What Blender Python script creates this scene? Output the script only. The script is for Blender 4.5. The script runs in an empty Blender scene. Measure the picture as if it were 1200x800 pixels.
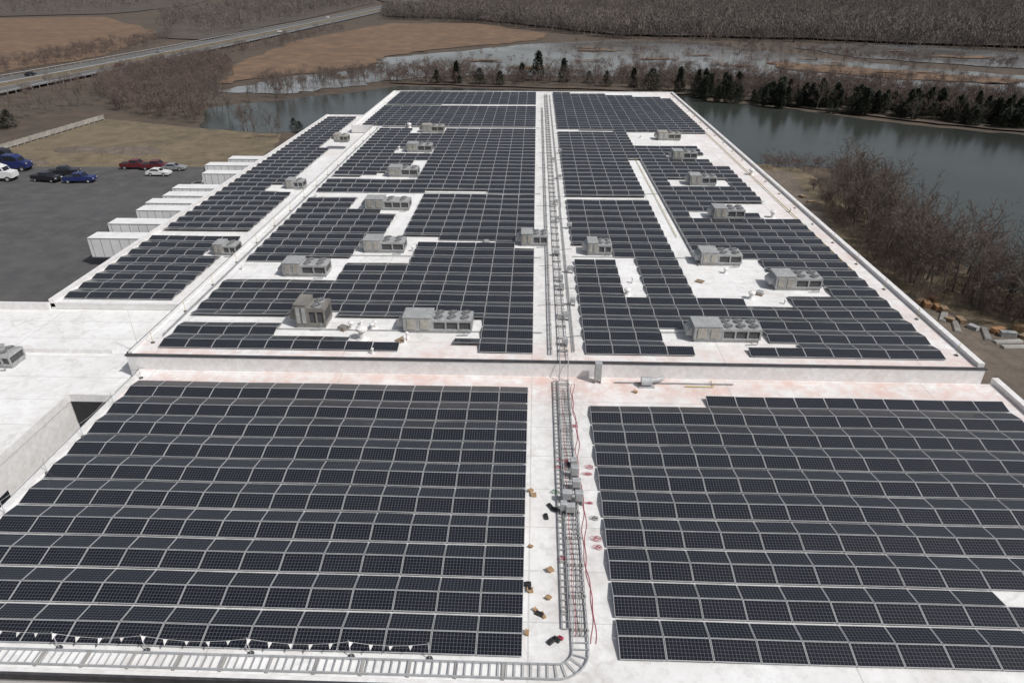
import bpy, math, random
import numpy as np
from mathutils import Vector, Matrix
random.seed(7)
R_=random.random
scene=bpy.context.scene
COL=scene.collection
# ------------------------------------------------------------ camera model
CZ=35.0; ZN=9.0; ZR=10.2
PITCH=math.radians(28.26); YAW=math.radians(1.89)
F=Vector((-math.sin(YAW)*math.cos(PITCH),math.cos(YAW)*math.cos(PITCH),-math.sin(PITCH)))
Rt=Vector((math.cos(YAW),math.sin(YAW),0)); U=Rt.cross(F)
def S(u,v,z=0.0):
    """survey: ground position on the level z seen at photo coordinate"""
    d=F*800+Rt*(u-600)+U*(400-v)
    t=(z-CZ)/d.z
    return (d.x*t,d.y*t)
def depth(x,y,z):
    return (Vector((x,y,z))-Vector((0,0,CZ))).dot(F)
def proj(x,y,z):
    p=Vector((x,y,z-CZ)); D=p.dot(F)
    return 600+800*p.dot(Rt)/D, 400-800*p.dot(U)/D
cam=bpy.data.cameras.new("camera"); cam.lens=24; cam.sensor_width=36; cam.clip_end=9000; cam.clip_start=0.5
co=bpy.data.objects.new("camera",cam); COL.objects.link(co)
M=Matrix((Rt,U,-F)).transposed().to_4x4(); M.translation=(0,0,CZ); co.matrix_world=M
scene.camera=co
scene.view_settings.view_transform='Standard'; scene.view_settings.look='None'; scene.view_settings.exposure=0
# ------------------------------------------------------------ light
EL=math.radians(50); AZ=math.radians(120)
w=bpy.data.worlds.new("World"); scene.world=w; w.use_nodes=True
nt=w.node_tree; sk=nt.nodes.new('ShaderNodeTexSky'); sk.sky_type='NISHITA'; sk.sun_disc=False
sk.sun_elevation=EL; sk.sun_rotation=AZ; sk.dust_density=3.0; sk.air_density=1.0
hs=nt.nodes.new('ShaderNodeHueSaturation'); hs.inputs['Saturation'].default_value=0.5
bg=nt.nodes['Background']; nt.links.new(sk.outputs[0],hs.inputs['Color']); nt.links.new(hs.outputs[0],bg.inputs[0]); bg.inputs[1].default_value=0.085
sd=Vector((math.sin(AZ)*math.cos(EL),math.cos(AZ)*math.cos(EL),math.sin(EL)))
sl=bpy.data.lights.new("sun",'SUN'); sl.energy=3.35; sl.angle=math.radians(0.8); sl.color=(1,0.975,0.945)
so=bpy.data.objects.new("sun",sl); so.rotation_euler=(-sd).to_track_quat('-Z','Y').to_euler(); COL.objects.link(so)
# ------------------------------------------------------------ materials
def newmat(name):
    m=bpy.data.materials.new(name); m.use_nodes=True
    return m,m.node_tree,m.node_tree.nodes['Principled BSDF']
def N(nt,t,**k):
    n=nt.nodes.new(t)
    for a,b in k.items(): setattr(n,a,b)
    return n
def mixc(nt,fac,a,b):
    n=N(nt,'ShaderNodeMix',data_type='RGBA')
    for s,val in ((n.inputs[0],fac),(n.inputs[6],a),(n.inputs[7],b)):
        if isinstance(val,(int,float)): s.default_value=val
        elif isinstance(val,tuple): s.default_value=(*val,1) if len(val)==3 else val
        else: nt.links.new(val,s)
    return n.outputs[2]
def noise(nt,scale,detail=4,rough=0.6,vec=None,lo=0.35,hi=0.65):
    n=N(nt,'ShaderNodeTexNoise'); n.inputs['Scale'].default_value=scale; n.inputs['Detail'].default_value=detail
    n.inputs['Roughness'].default_value=rough
    if vec is None:
        g=N(nt,'ShaderNodeNewGeometry'); vec=g.outputs['Position']
    nt.links.new(vec,n.inputs['Vector'])
    r=N(nt,'ShaderNodeMapRange'); r.inputs[1].default_value=lo; r.inputs[2].default_value=hi
    nt.links.new(n.outputs[0],r.inputs[0]); return r.outputs[0]
def math_(nt,op,a,b=None):
    n=N(nt,'ShaderNodeMath',operation=op)
    for i,val in enumerate((a,b)):
        if val is None: continue
        if isinstance(val,(int,float)): n.inputs[i].default_value=val
        else: nt.links.new(val,n.inputs[i])
    return n.outputs[0]
def simple(name,c1,c2=None,scale=1.0,rough=0.7,metal=0.0,spec=None,bump=0,bscale=None,c3=None,s3=None):
    m,nt,b=newmat(name)
    if c2 is None: c2=tuple(x*0.75 for x in c1)
    col=mixc(nt,noise(nt,scale),c1,c2)
    if c3: col=mixc(nt,noise(nt,s3 or scale*6,6,0.7),col,c3)
    nt.links.new(col,b.inputs['Base Color'])
    b.inputs['Roughness'].default_value=rough; b.inputs['Metallic'].default_value=metal
    if spec is not None: b.inputs['Specular IOR Level'].default_value=spec
    if bump:
        bn=N(nt,'ShaderNodeBump'); bn.inputs['Strength'].default_value=bump; bn.inputs['Distance'].default_value=0.3
        nt.links.new(noise(nt,bscale or scale*4,5,0.6,lo=0,hi=1),bn.inputs['Height']); nt.links.new(bn.outputs[0],b.inputs['Normal'])
    return m
def band(nt,o,centre,r0,r1,amp):
    d=math_(nt,'ABSOLUTE',math_(nt,'SUBTRACT',o,centre))
    mr=N(nt,'ShaderNodeMapRange'); mr.inputs[1].default_value=r0; mr.inputs[2].default_value=r1; mr.inputs[3].default_value=amp; mr.inputs[4].default_value=0.0
    nt.links.new(d,mr.inputs[0]); return mr.outputs[0]
def roofmat(name,pink):
    m,nt,b=newmat(name)
    g=N(nt,'ShaderNodeNewGeometry'); sp=N(nt,'ShaderNodeSeparateXYZ'); nt.links.new(g.outputs['Position'],sp.inputs[0])
    col=mixc(nt,noise(nt,0.25,6,0.7),(0.80,0.80,0.795),(0.68,0.675,0.665))
    col=mixc(nt,math_(nt,'MULTIPLY',noise(nt,1.7,8,0.75,lo=0.48,hi=0.74),0.6),col,(0.45,0.44,0.425))
    # ponding stains with a darker rim
    p1=noise(nt,0.22,3,0.55,lo=0.0,hi=1.0)
    rim=math_(nt,'SUBTRACT',1.0,math_(nt,'MINIMUM',1.0,math_(nt,'MULTIPLY',math_(nt,'ABSOLUTE',math_(nt,'SUBTRACT',p1,0.60)),45.0)))
    col=mixc(nt,math_(nt,'MULTIPLY',rim,0.28),col,(0.40,0.37,0.34))
    if pink:
        col=mixc(nt,math_(nt,'MULTIPLY',band(nt,sp.outputs[0],2.3,0.8,2.6,0.6),noise(nt,1.1,8,0.75,lo=0.38,hi=0.68)),col,(0.42,0.395,0.37))
        mx=N(nt,'ShaderNodeMapRange'); mx.inputs[1].default_value=24; mx.inputs[2].default_value=32; mx.inputs[3].default_value=0; mx.inputs[4].default_value=0.55
        nt.links.new(sp.outputs[0],mx.inputs[0])
        k=math_(nt,'MAXIMUM',band(nt,sp.outputs[1],42.3,0.8,4.6,0.9),mx.outputs[0])
        k=math_(nt,'MULTIPLY',k,noise(nt,0.55,7,0.7,lo=0.38,hi=0.64))
        col=mixc(nt,k,col,(0.63,0.45,0.40))
        col=mixc(nt,math_(nt,'MULTIPLY',noise(nt,0.13,4,0.6,lo=0.56,hi=0.7),0.2),col,(0.62,0.49,0.44))
    fr=math_(nt,'FRACT',math_(nt,'DIVIDE',sp.outputs[1],3.05))
    se=math_(nt,'LESS_THAN',fr,0.022)
    fr2=math_(nt,'FRACT',math_(nt,'DIVIDE',sp.outputs[0],14.0))
    se=math_(nt,'MAXIMUM',se,math_(nt,'LESS_THAN',fr2,0.006))
    col=mixc(nt,math_(nt,'MULTIPLY',se,0.45),col,(0.38,0.37,0.355))
    nt.links.new(col,b.inputs['Base Color']); b.inputs['Roughness'].default_value=0.75; b.inputs['Specular IOR Level'].default_value=0.25
    bn=N(nt,'ShaderNodeBump'); bn.inputs['Strength'].default_value=0.3; bn.inputs['Distance'].default_value=0.05
    nt.links.new(noise(nt,1.2,5,0.6,lo=0,hi=1),bn.inputs['Height']); nt.links.new(bn.outputs[0],b.inputs['Normal'])
    return m
def cellmat():
    m,nt,b=newmat("solar_cell_glass")
    uv=N(nt,'ShaderNodeUVMap'); sp=N(nt,'ShaderNodeSeparateXYZ'); nt.links.new(uv.outputs[0],sp.inputs[0])
    def line(o,n,wd):
        f=math_(nt,'FRACT',math_(nt,'ADD',math_(nt,'MULTIPLY',o,n),0.5))
        return math_(nt,'LESS_THAN',math_(nt,'ABSOLUTE',math_(nt,'SUBTRACT',f,0.5)),wd)
    l=math_(nt,'MAXIMUM',line(sp.outputs[0],12,0.05),line(sp.outputs[1],6,0.045))
    base=mixc(nt,noise(nt,0.35,3,0.5),(0.004,0.005,0.010),(0.008,0.009,0.014))
    col=mixc(nt,math_(nt,'MULTIPLY',l,0.7),base,(0.14,0.145,0.155))
    nt.links.new(col,b.inputs['Base Color']); b.inputs['Roughness'].default_value=0.2; b.inputs['Specular IOR Level'].default_value=0.68
    return m
ROOF=roofmat("white_roof_membrane",True); ROOFA=roofmat("clean_white_roof_membrane",False); CELL=cellmat()
ALU=simple("aluminium",(0.55,0.56,0.57),(0.43,0.43,0.45),2,0.4,0.3)
FRAME=simple("panel_frame_aluminium",(0.44,0.44,0.45),(0.36,0.36,0.37),2,0.5,0.1)
GALV=simple("galvanised_steel",(0.50,0.51,0.52),(0.38,0.39,0.40),3,0.45,0.3)
GALD=simple("dull_galvanised_steel",(0.36,0.365,0.37),(0.27,0.275,0.28),1.5,0.55,0.2)
WALLW=simple("white_metal_wall",(0.78,0.775,0.765),(0.71,0.705,0.69),0.5,0.6,c3=(0.64,0.63,0.61),s3=1.5)
COPE=simple("dark_coping_and_step_shade",(0.05,0.05,0.055),(0.08,0.08,0.085),2,0.5,0.2)
COPEW=simple("white_metal_coping",(0.81,0.805,0.80),(0.74,0.735,0.73),1,0.5,c3=(0.64,0.62,0.61),s3=2.5)
HV1=simple("grey_sheet_metal",(0.45,0.46,0.465),(0.36,0.37,0.375),0.9,0.5,0.1,c3=(0.29,0.29,0.285),s3=3)
HV2=simple("tan_sheet_metal",(0.45,0.43,0.38),(0.36,0.34,0.30),0.9,0.55,0.05,c3=(0.28,0.26,0.23),s3=3)
HV3=simple("brown_sheet_metal",(0.24,0.225,0.205),(0.17,0.16,0.148),1.2,0.55,0.05)
HVD=simple("condenser_coil",(0.10,0.10,0.105),(0.06,0.06,0.065),6,0.6,0.2)
BLK=simple("black_plastic",(0.025,0.025,0.028),(0.015,0.015,0.016),6,0.6)
RED=simple("red_cable_rubber",(0.42,0.045,0.08),(0.3,0.03,0.05),4,0.5)
GRN=simple("green_plastic",(0.03,0.22,0.08),None,4,0.5)
YEL=simple("yellow_safety_paint",(0.56,0.46,0.20),(0.46,0.38,0.16),4,0.6)
CARD=simple("cardboard",(0.36,0.24,0.13),(0.28,0.18,0.1),4,0.9)
WOOD=simple("pallet_wood",(0.30,0.22,0.14),(0.2,0.14,0.09),5,0.85)
ORG=simple("orange_wood_crate",(0.36,0.19,0.09),(0.24,0.13,0.07),5,0.85)
ASPH=simple("asphalt",(0.072,0.071,0.074),(0.05,0.05,0.053),0.05,0.9,c3=(0.098,0.095,0.092),s3=0.3,bump=0.2,bscale=3)
ROADM=simple("worn_road_asphalt",(0.13,0.128,0.126),(0.10,0.098,0.096),0.05,0.9)
PAINT=simple("white_road_paint",(0.5,0.5,0.48),(0.3,0.3,0.28),1,0.8)
GROUND=simple("winter_ground",(0.085,0.062,0.045),(0.12,0.087,0.06),0.02,0.95,c3=(0.055,0.043,0.034),s3=0.15)
FLOOR=simple("woodland_floor",(0.080,0.064,0.054),(0.11,0.088,0.072),0.03,0.95,c3=(0.055,0.046,0.039),s3=0.2)
GRASS=simple("dry_grass",(0.13,0.104,0.064),(0.085,0.072,0.045),0.05,0.95,c3=(0.185,0.142,0.092),s3=0.25,bump=0.8,bscale=0.6)
REED=simple("reed_marsh",(0.225,0.137,0.077),(0.155,0.096,0.058),0.03,0.95,c3=(0.105,0.07,0.048),s3=0.12,bump=0.5,bscale=0.8)
SAND=simple("sandy_soil",(0.20,0.16,0.125),(0.12,0.098,0.078),0.1,0.95,c3=(0.09,0.074,0.06),s3=0.7,bump=0.3,bscale=2)
def watermat(name,c,rough,bs,st,c2=None,lo=.35,hi=.65,spec=0.5):
    m,nt,b=newmat(name)
    nt.links.new(mixc(nt,noise(nt,0.02,5,0.6,lo=lo,hi=hi),c,c2 or tuple(x*1.5 for x in c)),b.inputs['Base Color'])
    b.inputs['Roughness'].default_value=rough; b.inputs['IOR'].default_value=1.33; b.inputs['Specular IOR Level'].default_value=spec
    mp=N(nt,'ShaderNodeMapping'); g=N(nt,'ShaderNodeNewGeometry'); nt.links.new(g.outputs['Position'],mp.inputs[0])
    mp.inputs['Scale'].default_value=(1,1.4,1)
    bn=N(nt,'ShaderNodeBump'); bn.inputs['Strength'].default_value=st; bn.inputs['Distance'].default_value=0.1
    nt.links.new(noise(nt,bs,5,0.6,vec=mp.outputs[0],lo=0,hi=1),bn.inputs['Height']); nt.links.new(bn.outputs[0],b.inputs['Normal'])
    return m
LAKE=watermat("lake_water",(0.030,0.034,0.029),0.16,1.2,0.10,None,.35,.65,0.42)
MARSHW=watermat("shallow_marsh_water",(0.27,0.275,0.28),0.08,0.8,0.03,(0.13,0.12,0.11),.40,.62,0.8)  # pale grey base puts part of the sky reflection into the colour
BARK=simple("bare_bark",(0.14,0.12,0.105),(0.095,0.082,0.07),1.5,0.9)
TWIG=simple("bare_twigs",(0.13,0.102,0.086),(0.09,0.07,0.058),0.3,0.9)
TWIGR=simple("reddish_twigs",(0.148,0.108,0.092),(0.09,0.067,0.058),0.12,0.9)
FARW=simple("hazed_wood_twigs",(0.17,0.145,0.132),(0.095,0.082,0.076),0.05,0.95)  # lighter than the near twigs: distance haze put into the colour
NEED=simple("conifer_needles",(0.040,0.050,0.030),(0.021,0.028,0.018),0.5,0.9)
CONC=simple("concrete",(0.36,0.35,0.33),(0.27,0.26,0.25),0.6,0.9)
TRW=simple("white_trailer_paint",(0.80,0.80,0.80),(0.7,0.7,0.69),0.5,0.45)
TYRE=simple("tyre_rubber",(0.02,0.02,0.021),None,5,0.85)
WIN=simple("dark_window_glass",(0.015,0.018,0.022),None,3,0.1)
def paint(n,c): return simple(n,c,tuple(x*0.85 for x in c),1,0.3)
PBLUE=paint("dark_blue_paint",(0.02,0.03,0.12)); PRED=paint("dark_red_paint",(0.12,0.02,0.025)); PWHT=paint("white_car_paint",(0.7,0.7,0.7))
PBLK=paint("black_car_paint",(0.02,0.02,0.025)); PGRY=paint("grey_car_paint",(0.25,0.26,0.27))
LAMPM=simple("lamp_lens",(0.7,0.68,0.62),None,3,0.2)
# ------------------------------------------------------------ mesh tools
class MB:
    def __init__(s): s.v=[]; s.f=[]; s.m=[]
    def add(s,vs,fs,mi=0):
        o=len(s.v); s.v+=[tuple(p) for p in vs]; s.f+=[tuple(i+o for i in f) for f in fs]; s.m+=[mi]*len(fs); return s
    def box(s,cx,cy,cz,sx,sy,sz,mi=0,rz=0,bev=0):
        c,sn=math.cos(rz),math.sin(rz); P=[]
        if bev<=0:
            for dz in(-1,1):
                for dx,dy in((-1,-1),(1,-1),(1,1),(-1,1)):
                    x,y=dx*sx/2,dy*sy/2; P.append((cx+x*c-y*sn,cy+x*sn+y*c,cz+dz*sz/2))
            return s.add(P,[(3,2,1,0),(4,5,6,7),(0,1,5,4),(1,2,6,5),(2,3,7,6),(3,0,4,7)],mi)
        levels=[(-sz/2,bev),(-sz/2+bev,0),(sz/2-bev,0),(sz/2,bev)]
        for z,i in levels:
            for dx,dy in((-1,-1),(1,-1),(1,1),(-1,1)):
                X,Y=sx/2-i,sy/2-i
                a=(dx*X,dy*(Y-bev)) ; b=(dx*(X-bev),dy*Y)
                pr=(a,b) if dx*dy>0 else (b,a)
                for x,y in pr: P.append((cx+x*c-y*sn,cy+x*sn+y*c,cz+z))
        fs=[tuple(range(7,-1,-1)),tuple(range(24,32))]
        for l in range(3):
            for k in range(8):
                a=l*8+k; b=l*8+(k+1)%8; fs.append((a,b,b+8,a+8))
        return s.add(P,fs,mi)
    def cyl(s,p0,p1,r0,r1=None,n=8,mi=0,caps=True):
        if r1 is None: r1=r0
        p0=Vector(p0);p1=Vector(p1); d=(p1-p0)
        if d.length<1e-6: return s
        d.normalize(); a=d.orthogonal().normalized(); b=d.cross(a)
        P=[p0+(a*math.cos(t)+b*math.sin(t))*r0 for t in [2*math.pi*i/n for i in range(n)]]+[p1+(a*math.cos(t)+b*math.sin(t))*r1 for t in [2*math.pi*i/n for i in range(n)]]
        fs=[(i,(i+1)%n,n+(i+1)%n,n+i) for i in range(n)]
        if caps: fs+= [tuple(range(n-1,-1,-1)),tuple(range(n,2*n))]
        return s.add(P,fs,mi)
    def tube(s,pts,r,n=5,mi=0):
        pts=[Vector(p) for p in pts]; P=[]; k=len(pts)
        for i,p in enumerate(pts):
            d=(pts[min(i+1,k-1)]-pts[max(i-1,0)]).normalized()
            up=Vector((0,0,1)) if abs(d.z)<0.95 else Vector((1,0,0))
            a=d.cross(up).normalized(); b=d.cross(a)
            P+=[p+(a*math.cos(t)+b*math.sin(t))*r for t in [2*math.pi*j/n for j in range(n)]]
        fs=[(i*n+j,i*n+(j+1)%n,(i+1)*n+(j+1)%n,(i+1)*n+j) for i in range(k-1) for j in range(n)]
        fs+=[tuple(range(n-1,-1,-1)),tuple(range((k-1)*n,k*n))]
        return s.add(P,fs,mi)
    def prof(s,pts,y0,y1,mi=0):
        n=len(pts); P=[(x,y0,z) for x,z in pts]+[(x,y1,z) for x,z in pts]
        return s.add(P,[tuple(range(n)),tuple(range(2*n-1,n-1,-1))]+[(i,n+i,n+(i+1)%n,(i+1)%n) for i in range(n)],mi)
    def mesh(s,name,mats,smooth=False):
        me=bpy.data.meshes.new(name); me.from_pydata(s.v,[],s.f)
        for m in (mats if isinstance(mats,(list,tuple)) else [mats]): me.materials.append(m)
        me.polygons.foreach_set('material_index',s.m)
        if smooth: me.polygons.foreach_set('use_smooth',[True]*len(s.f))
        me.update(); return me
def tag(o,label=None,cat=None,group=None,kind=None):
    if label: o["label"]=label
    if cat: o["category"]=cat
    if group: o["group"]=group
    if kind: o["kind"]=kind
    return o
def ob(name,data=None,parent=None,loc=(0,0,0),rz=0,scale=1):
    o=bpy.data.objects.new(name,data); COL.objects.link(o)
    o.location=loc; o.rotation_euler=(0,0,rz)
    if scale!=1: o.scale=(scale,)*3 if isinstance(scale,(int,float)) else scale
    if parent: o.parent=parent
    return o
def inst(name,parts,loc,rz=0,scale=1,label=None,cat=None,group=None):
    e=ob(name,None,None,loc,rz,scale); e.empty_display_size=0.5
    tag(e,label,cat,group)
    for n,me,l in parts: ob(n,me,e,l)
    return e
# ------------------------------------------------------------ terrain sheets
def sheet(name,pts,z,mat,jit=0,sub=1):
    P=[]; n=len(pts)
    for i in range(n):
        a=Vector(pts[i]); b=Vector(pts[(i+1)%n])
        for k in range(sub):
            q=a.lerp(b,k/sub)
            if k and jit: q+=Vector((random.uniform(-jit,jit),random.uniform(-jit,jit)))
            P.append((q.x,q.y,z))
    me=bpy.data.meshes.new(name); me.from_pydata(P,[],[tuple(range(len(P)))]); me.materials.append(mat)
    me.update()
    if me.polygons[0].normal.z<0: me.flip_normals()
    o=ob(name,me); o["kind"]="structure"
    return o
def SP(lst,z=0): return [S(u,v,z) for u,v in lst]
NG=64
gx=[-3200+6400*i/NG for i in range(NG+1)]; gy=[-300+6200*i/NG for i in range(NG+1)]
me=bpy.data.meshes.new("ground"); me.from_pydata([(x,y,0) for y in gy for x in gx],[],[(j*(NG+1)+i,j*(NG+1)+i+1,(j+1)*(NG+1)+i+1,(j+1)*(NG+1)+i) for j in range(NG) for i in range(NG)])
me.materials.append(GROUND); ob("ground",me)["kind"]="structure"
LK=SP([(235,150),(245,127),(300,120),(400,110),(470,101),(560,104),(700,108),(815,113),(830,118),(900,125),(1000,138),(1100,150),(1210,160),(1600,200),(1700,420),(1330,385),(1215,350),(1145,325),(1085,291),(1035,252),(1005,217),(985,198),(880,193),(800,154),(650,154),(450,154),(300,156)])
sheet("lake",LK,0.06,LAKE,1.2,6)
MW1=SP([(250,108),(330,92),(450,80),(440,70),(520,62),(640,51),(720,48),(820,50),(900,60),(1000,72),(1100,82),(1210,90),(1350,108),(1350,132),(1200,114),(1080,107),(980,99),(900,93),(830,87),(700,90),(560,88),(480,93),(400,103),(330,112)])
sheet("marsh_water",MW1,0.20,MARSHW,3,7)
MW2=SP([(930,56),(1010,52),(1210,62),(1400,74),(1400,90),(1210,82),(1100,75),(1000,68)])
sheet("marsh_water",MW2,0.30,MARSHW,3,7)
sheet("reed_field",SP([(255,99),(280,75),(350,48),(455,28),(560,28),(640,40),(630,48),(520,58),(450,67),(430,79),(330,90)]),0.28,REED,3,6)
sheet("reed_field",SP([(-300,25),(0,22),(120,20),(185,38),(120,66),(0,86),(-300,140)]),0.15,REED,3,6)
sheet("reed_field",SP([(900,73),(1000,80),(1200,95),(1190,100),(1050,94),(920,82)]),0.45,REED,3,5)
random.seed(3)
isl=[(560,72,40),(700,60,55),(770,70,40),(860,78,35),(620,80,50),(500,80,30),(400,92,30),(740,80,30),(1130,68,60),(1050,61,25),(680,72,25),(820,66,30),(960,90,30),(1150,104,30)]
for _ in range(34):
    u=random.uniform(470,1180); isl.append((u,(60 if u<830 else 60+(u-830)*.09)+random.uniform(-4,22),random.uniform(8,26)))
for i,(u,v,ru) in enumerate(isl):
    x,y=S(u,v); D=depth(x,y,0); r=ru*D/800*0.7; P=[]
    for k in range(22):
        a=k*2*math.pi/22; rr=r*random.uniform(.35,1.1); P.append((x+rr*math.cos(a),y+rr*0.45*math.sin(a)))
    sheet("reed_island",P,0.5+0.012*i,REED)
sheet("grass",SP([(-300,215),(-200,185),(0,172),(125,140),(240,151),(330,158),(322,172),(300,190),(230,204),(50,202),(0,202)]),0.05,GRASS,0.8,6)
sheet("parking_lot",[(-190,50),(-44,50),(-44,137),(-60,139),(-120,137),(-190,139)],0.07,ASPH)
sheet("grass",[(31,10),(60,10),(66,70),(56,110),(54,140),(50,160),(31,168)],0.055,GRASS,1,6)
sheet("path",SP([(893,199),(925,201),(945,225),(985,285),(1040,335),(1120,368),(1260,420),(1500,560),(1300,640),(1180,480),(1000,330),(950,255)]),0.09,SAND,0.7,5)
for u,v,r,hh in ((120,186,4,1.0),(60,188,3,.8),(150,178,5,1.1),(200,172,4,.7),(90,176,3.5,.8),(240,182,3,.6),(35,192,3,.9),(180,186,2.6,.7)):
    x,y=S(u,v); P=[];fs=[];nr=5;na=16
    for i in range(nr+1):
        for k in range(na):
            rr=r*(1-i/nr)*random.uniform(.85,1.1); a=k*2*math.pi/na; P.append((x+rr*1.6*math.cos(a),y+rr*math.sin(a),hh*math.sin(i/nr*math.pi/2)*random.uniform(.85,1.05)))
    for i in range(nr):
        for k in range(na): fs.append((i*na+k,i*na+(k+1)%na,(i+1)*na+(k+1)%na,(i+1)*na+k))
    me=bpy.data.meshes.new("earth_mound"); me.from_pydata(P,[],fs); me.materials.append(SAND if int(u)%20 else GRASS); ob("earth_mound",me)["kind"]="structure"
for P,z in ((SP([(450,20),(560,24),(640,33),(720,42),(950,47),(1010,50),(1300,61),(2200,90),(2200,-16),(380,-16),(460,6)]),1.15),(SP([(180,44),(200,18),(330,2),(430,-4),(440,4),(380,18),(300,35),(240,48)]),0.5),(SP([(-900,22),(0,20),(130,17),(220,8),(300,-16),(-1500,-16)]),0.6)):
    sheet("woodland_ground",P,z,FLOOR,3,4)
def strip(name,line,wd,z,mat,off=0):
    pts=[Vector(p) for p in line]; L=[];Rr=[]
    for i,p in enumerate(pts):
        d=(pts[min(i+1,len(pts)-1)]-pts[max(i-1,0)]).normalized(); n=Vector((-d.y,d.x))
        L.append(p+n*(off+wd/2)); Rr.append(p+n*(off-wd/2))
    k=len(pts); me=bpy.data.meshes.new(name)
    me.from_pydata([(p.x,p.y,z) for p in L+Rr],[],[(k+i,k+i+1,i+1,i) for i in range(k-1)]); me.materials.append(mat)
    o=ob(name,me); o["kind"]="structure"; return o
HW=SP([(-260,150),(-120,128),(0,103),(120,80),(220,60),(320,39),(400,22),(455,10),(480,4),(500,0)])
strip("road",HW,9.5,0.85,ROADM,9); strip("road",HW,9.5,0.85,ROADM,-9)
strip("grass_median",HW,7.8,0.8,GRASS,0)
for off in(4.7,13.3,-4.7,-13.3): strip("road_marking",HW,0.25,0.93,PAINT,off)
def guard(off):
    pts=[Vector(p) for p in HW]; P=[]
    for i,p in enumerate(pts):
        d=(pts[min(i+1,len(pts)-1)]-pts[max(i-1,0)]).normalized(); P.append(p+Vector((-d.y,d.x))*off)
    rail=MB();post=MB()
    rail.tube([(a.x,a.y,1.5) for a in P],0.15,4)
    for a,b in zip(P[:-1],P[1:]):
        n=max(1,int((b-a).length/4)); 
        for k in range(n):
            q=a.lerp(b,k/n); post.box(q.x,q.y,0.7,0.15,0.15,1.4)
    e=ob("guard_rail"); tag(e,"long galvanised steel guard rail beside the highway","guard rail","guard rails along the highway")
    ob("rail",rail.mesh("rail",GALD),e); ob("post",post.mesh("post",GALD),e)["kind"]="stuff"
guard(14.8); guard(-14.8); guard(0)
# ------------------------------------------------------------ warehouse
XL,XR=-29.15,33.65; XRR=32.35; XRL=-29.95; XFL=-33.95; XS=-43.35; YF=18.1; YW=43.0; YB=129.0; YE=171.0; YSE=146.0; YS0=54.3
wh=ob("warehouse_building"); tag(wh,"huge low white warehouse with stepped flat roofs","warehouse")
def slab(b,x0,x1,y0,y1,z0,z1,mi=0): b.box((x0+x1)/2,(y0+y1)/2,(z0+z1)/2,x1-x0,y1-y0,z1-z0,mi)
def part(name,mat,*slabs):
    for s in slabs:
        b=MB(); slab(b,*s); ob(name,b.mesh(name,mat),wh)
part("wall",WALLW,(XL,XR,YF,YW,0,ZN-0.05),(XRL,XRR,YW,YB,0,ZR-0.05),(XFL,XRR,YB+0.003,YE,0,ZR-0.05),(XS,XRL-0.003,YS0,YB,0,ZN-0.05),(XS,XFL-0.003,YB+0.003,YSE,0,ZN-0.05))
part("roof",ROOF,(XL+0.3,XR-0.35,YF+0.2,YW-0.02,ZN-0.05,ZN),(XRL+0.25,XRR-0.35,YW+0.3,YB,ZR-0.05,ZR),(XFL+0.25,XRR-0.35,YB,YE-0.3,ZR-0.05,ZR),(XS+0.4,XRL-0.004,YS0+0.1,YB,ZN-0.05,ZN),(XS+0.4,XFL-0.004,YB,YSE-0.3,ZN-0.05,ZN))
part("step_wall",COPEW,(XRL,XRR,YW-0.03,YW+0.01,ZN,ZR-0.05))
part("coping_and_step_shade",COPE,(XRL-0.1,XRR+0.1,YW-0.07,YW+0.2,ZR-0.04,ZR+0.07),(XL-0.06,XL+0.02,YF,YW-0.13,ZN-0.1,ZN+0.1),(XL+0.02,XR,YF-0.1,YF+0.02,ZN-0.3,ZN+0.06),
 (XRL-0.12,XRL,YW+0.31,YB,ZR-0.3,ZR+0.1),(XRL-0.08,XRL-0.01,YS0,YB,ZN+0.0,ZR-0.301))  # last slab is no coping: dark sheet painting shade onto the side step wall
part("parapet",COPEW,(XL+0.02,XL+0.42,YF+0.2,YW-0.13,ZN-0.02,ZN+0.14),(XL+0.021,XR-0.4,YF+0.021,YF+0.2,ZN-0.02,ZN+0.07),
 (XR-0.4,XR+0.05,YF,YW+0.3,ZN-0.3,ZN+0.35),(XRR-0.4,XRR+0.05,YW+0.301,YE,ZR-0.4,ZR+0.32),(XFL-0.05,XRR-0.4,YE-0.35,YE+0.05,ZR-0.4,ZR+0.3),
 (XFL-0.05,XFL+0.3,YB,YE-0.35,ZR-0.6,ZR+0.25),(XFL-0.049,XRL-0.12,YB-0.15,YB+0.2,ZR-1.0,ZR+0.24),(XRL+0.001,XRL+0.28,YW+0.31,YB,ZR-0.02,ZR+0.14),
 (XS-0.05,XS+0.4,YS0,YSE,ZN-0.4,ZN+0.35),(XS+0.4,XRL-0.1,YS0-0.02,YS0+0.1,ZN-0.1,ZN+0.06),(XS+0.4,XFL-0.06,YSE-0.3,YSE+0.05,ZN-0.4,ZN+0.3))
TRY=[86,92,98.2,101.9,105.8,110,119.5,125.3,130.3]
for y in TRY+[70,75,80,114.5]:
    d=MB(); d.box(0,0,0,0.06,2.7,3.0)
    ob("dock_door",d.mesh("dock_door",HV1),wh,(XS-0.04,y,2.7))
an=ob("annex_building"); tag(an,"lower white annex with membrane roof","building")
AX=-33.0; ZA=8.4; YA=40.0
def apart(name,mat,*slabs):
    for s in slabs:
        b=MB(); slab(b,*s); ob(name,b.mesh(name,mat),an)
apart("wall",WALLW,(-95,AX,10,YS0-0.03,0,ZA-0.05),(AX+0.003,XRL-0.2,YA,YS0-0.04,0,ZA-0.05))
apart("roof",ROOFA,(-94.7,AX-0.3,10.3,YS0-0.05,ZA-0.05,ZA),(AX-0.299,XRL-0.2,YA+0.3,YS0-0.05,ZA-0.05,ZA))
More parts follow.
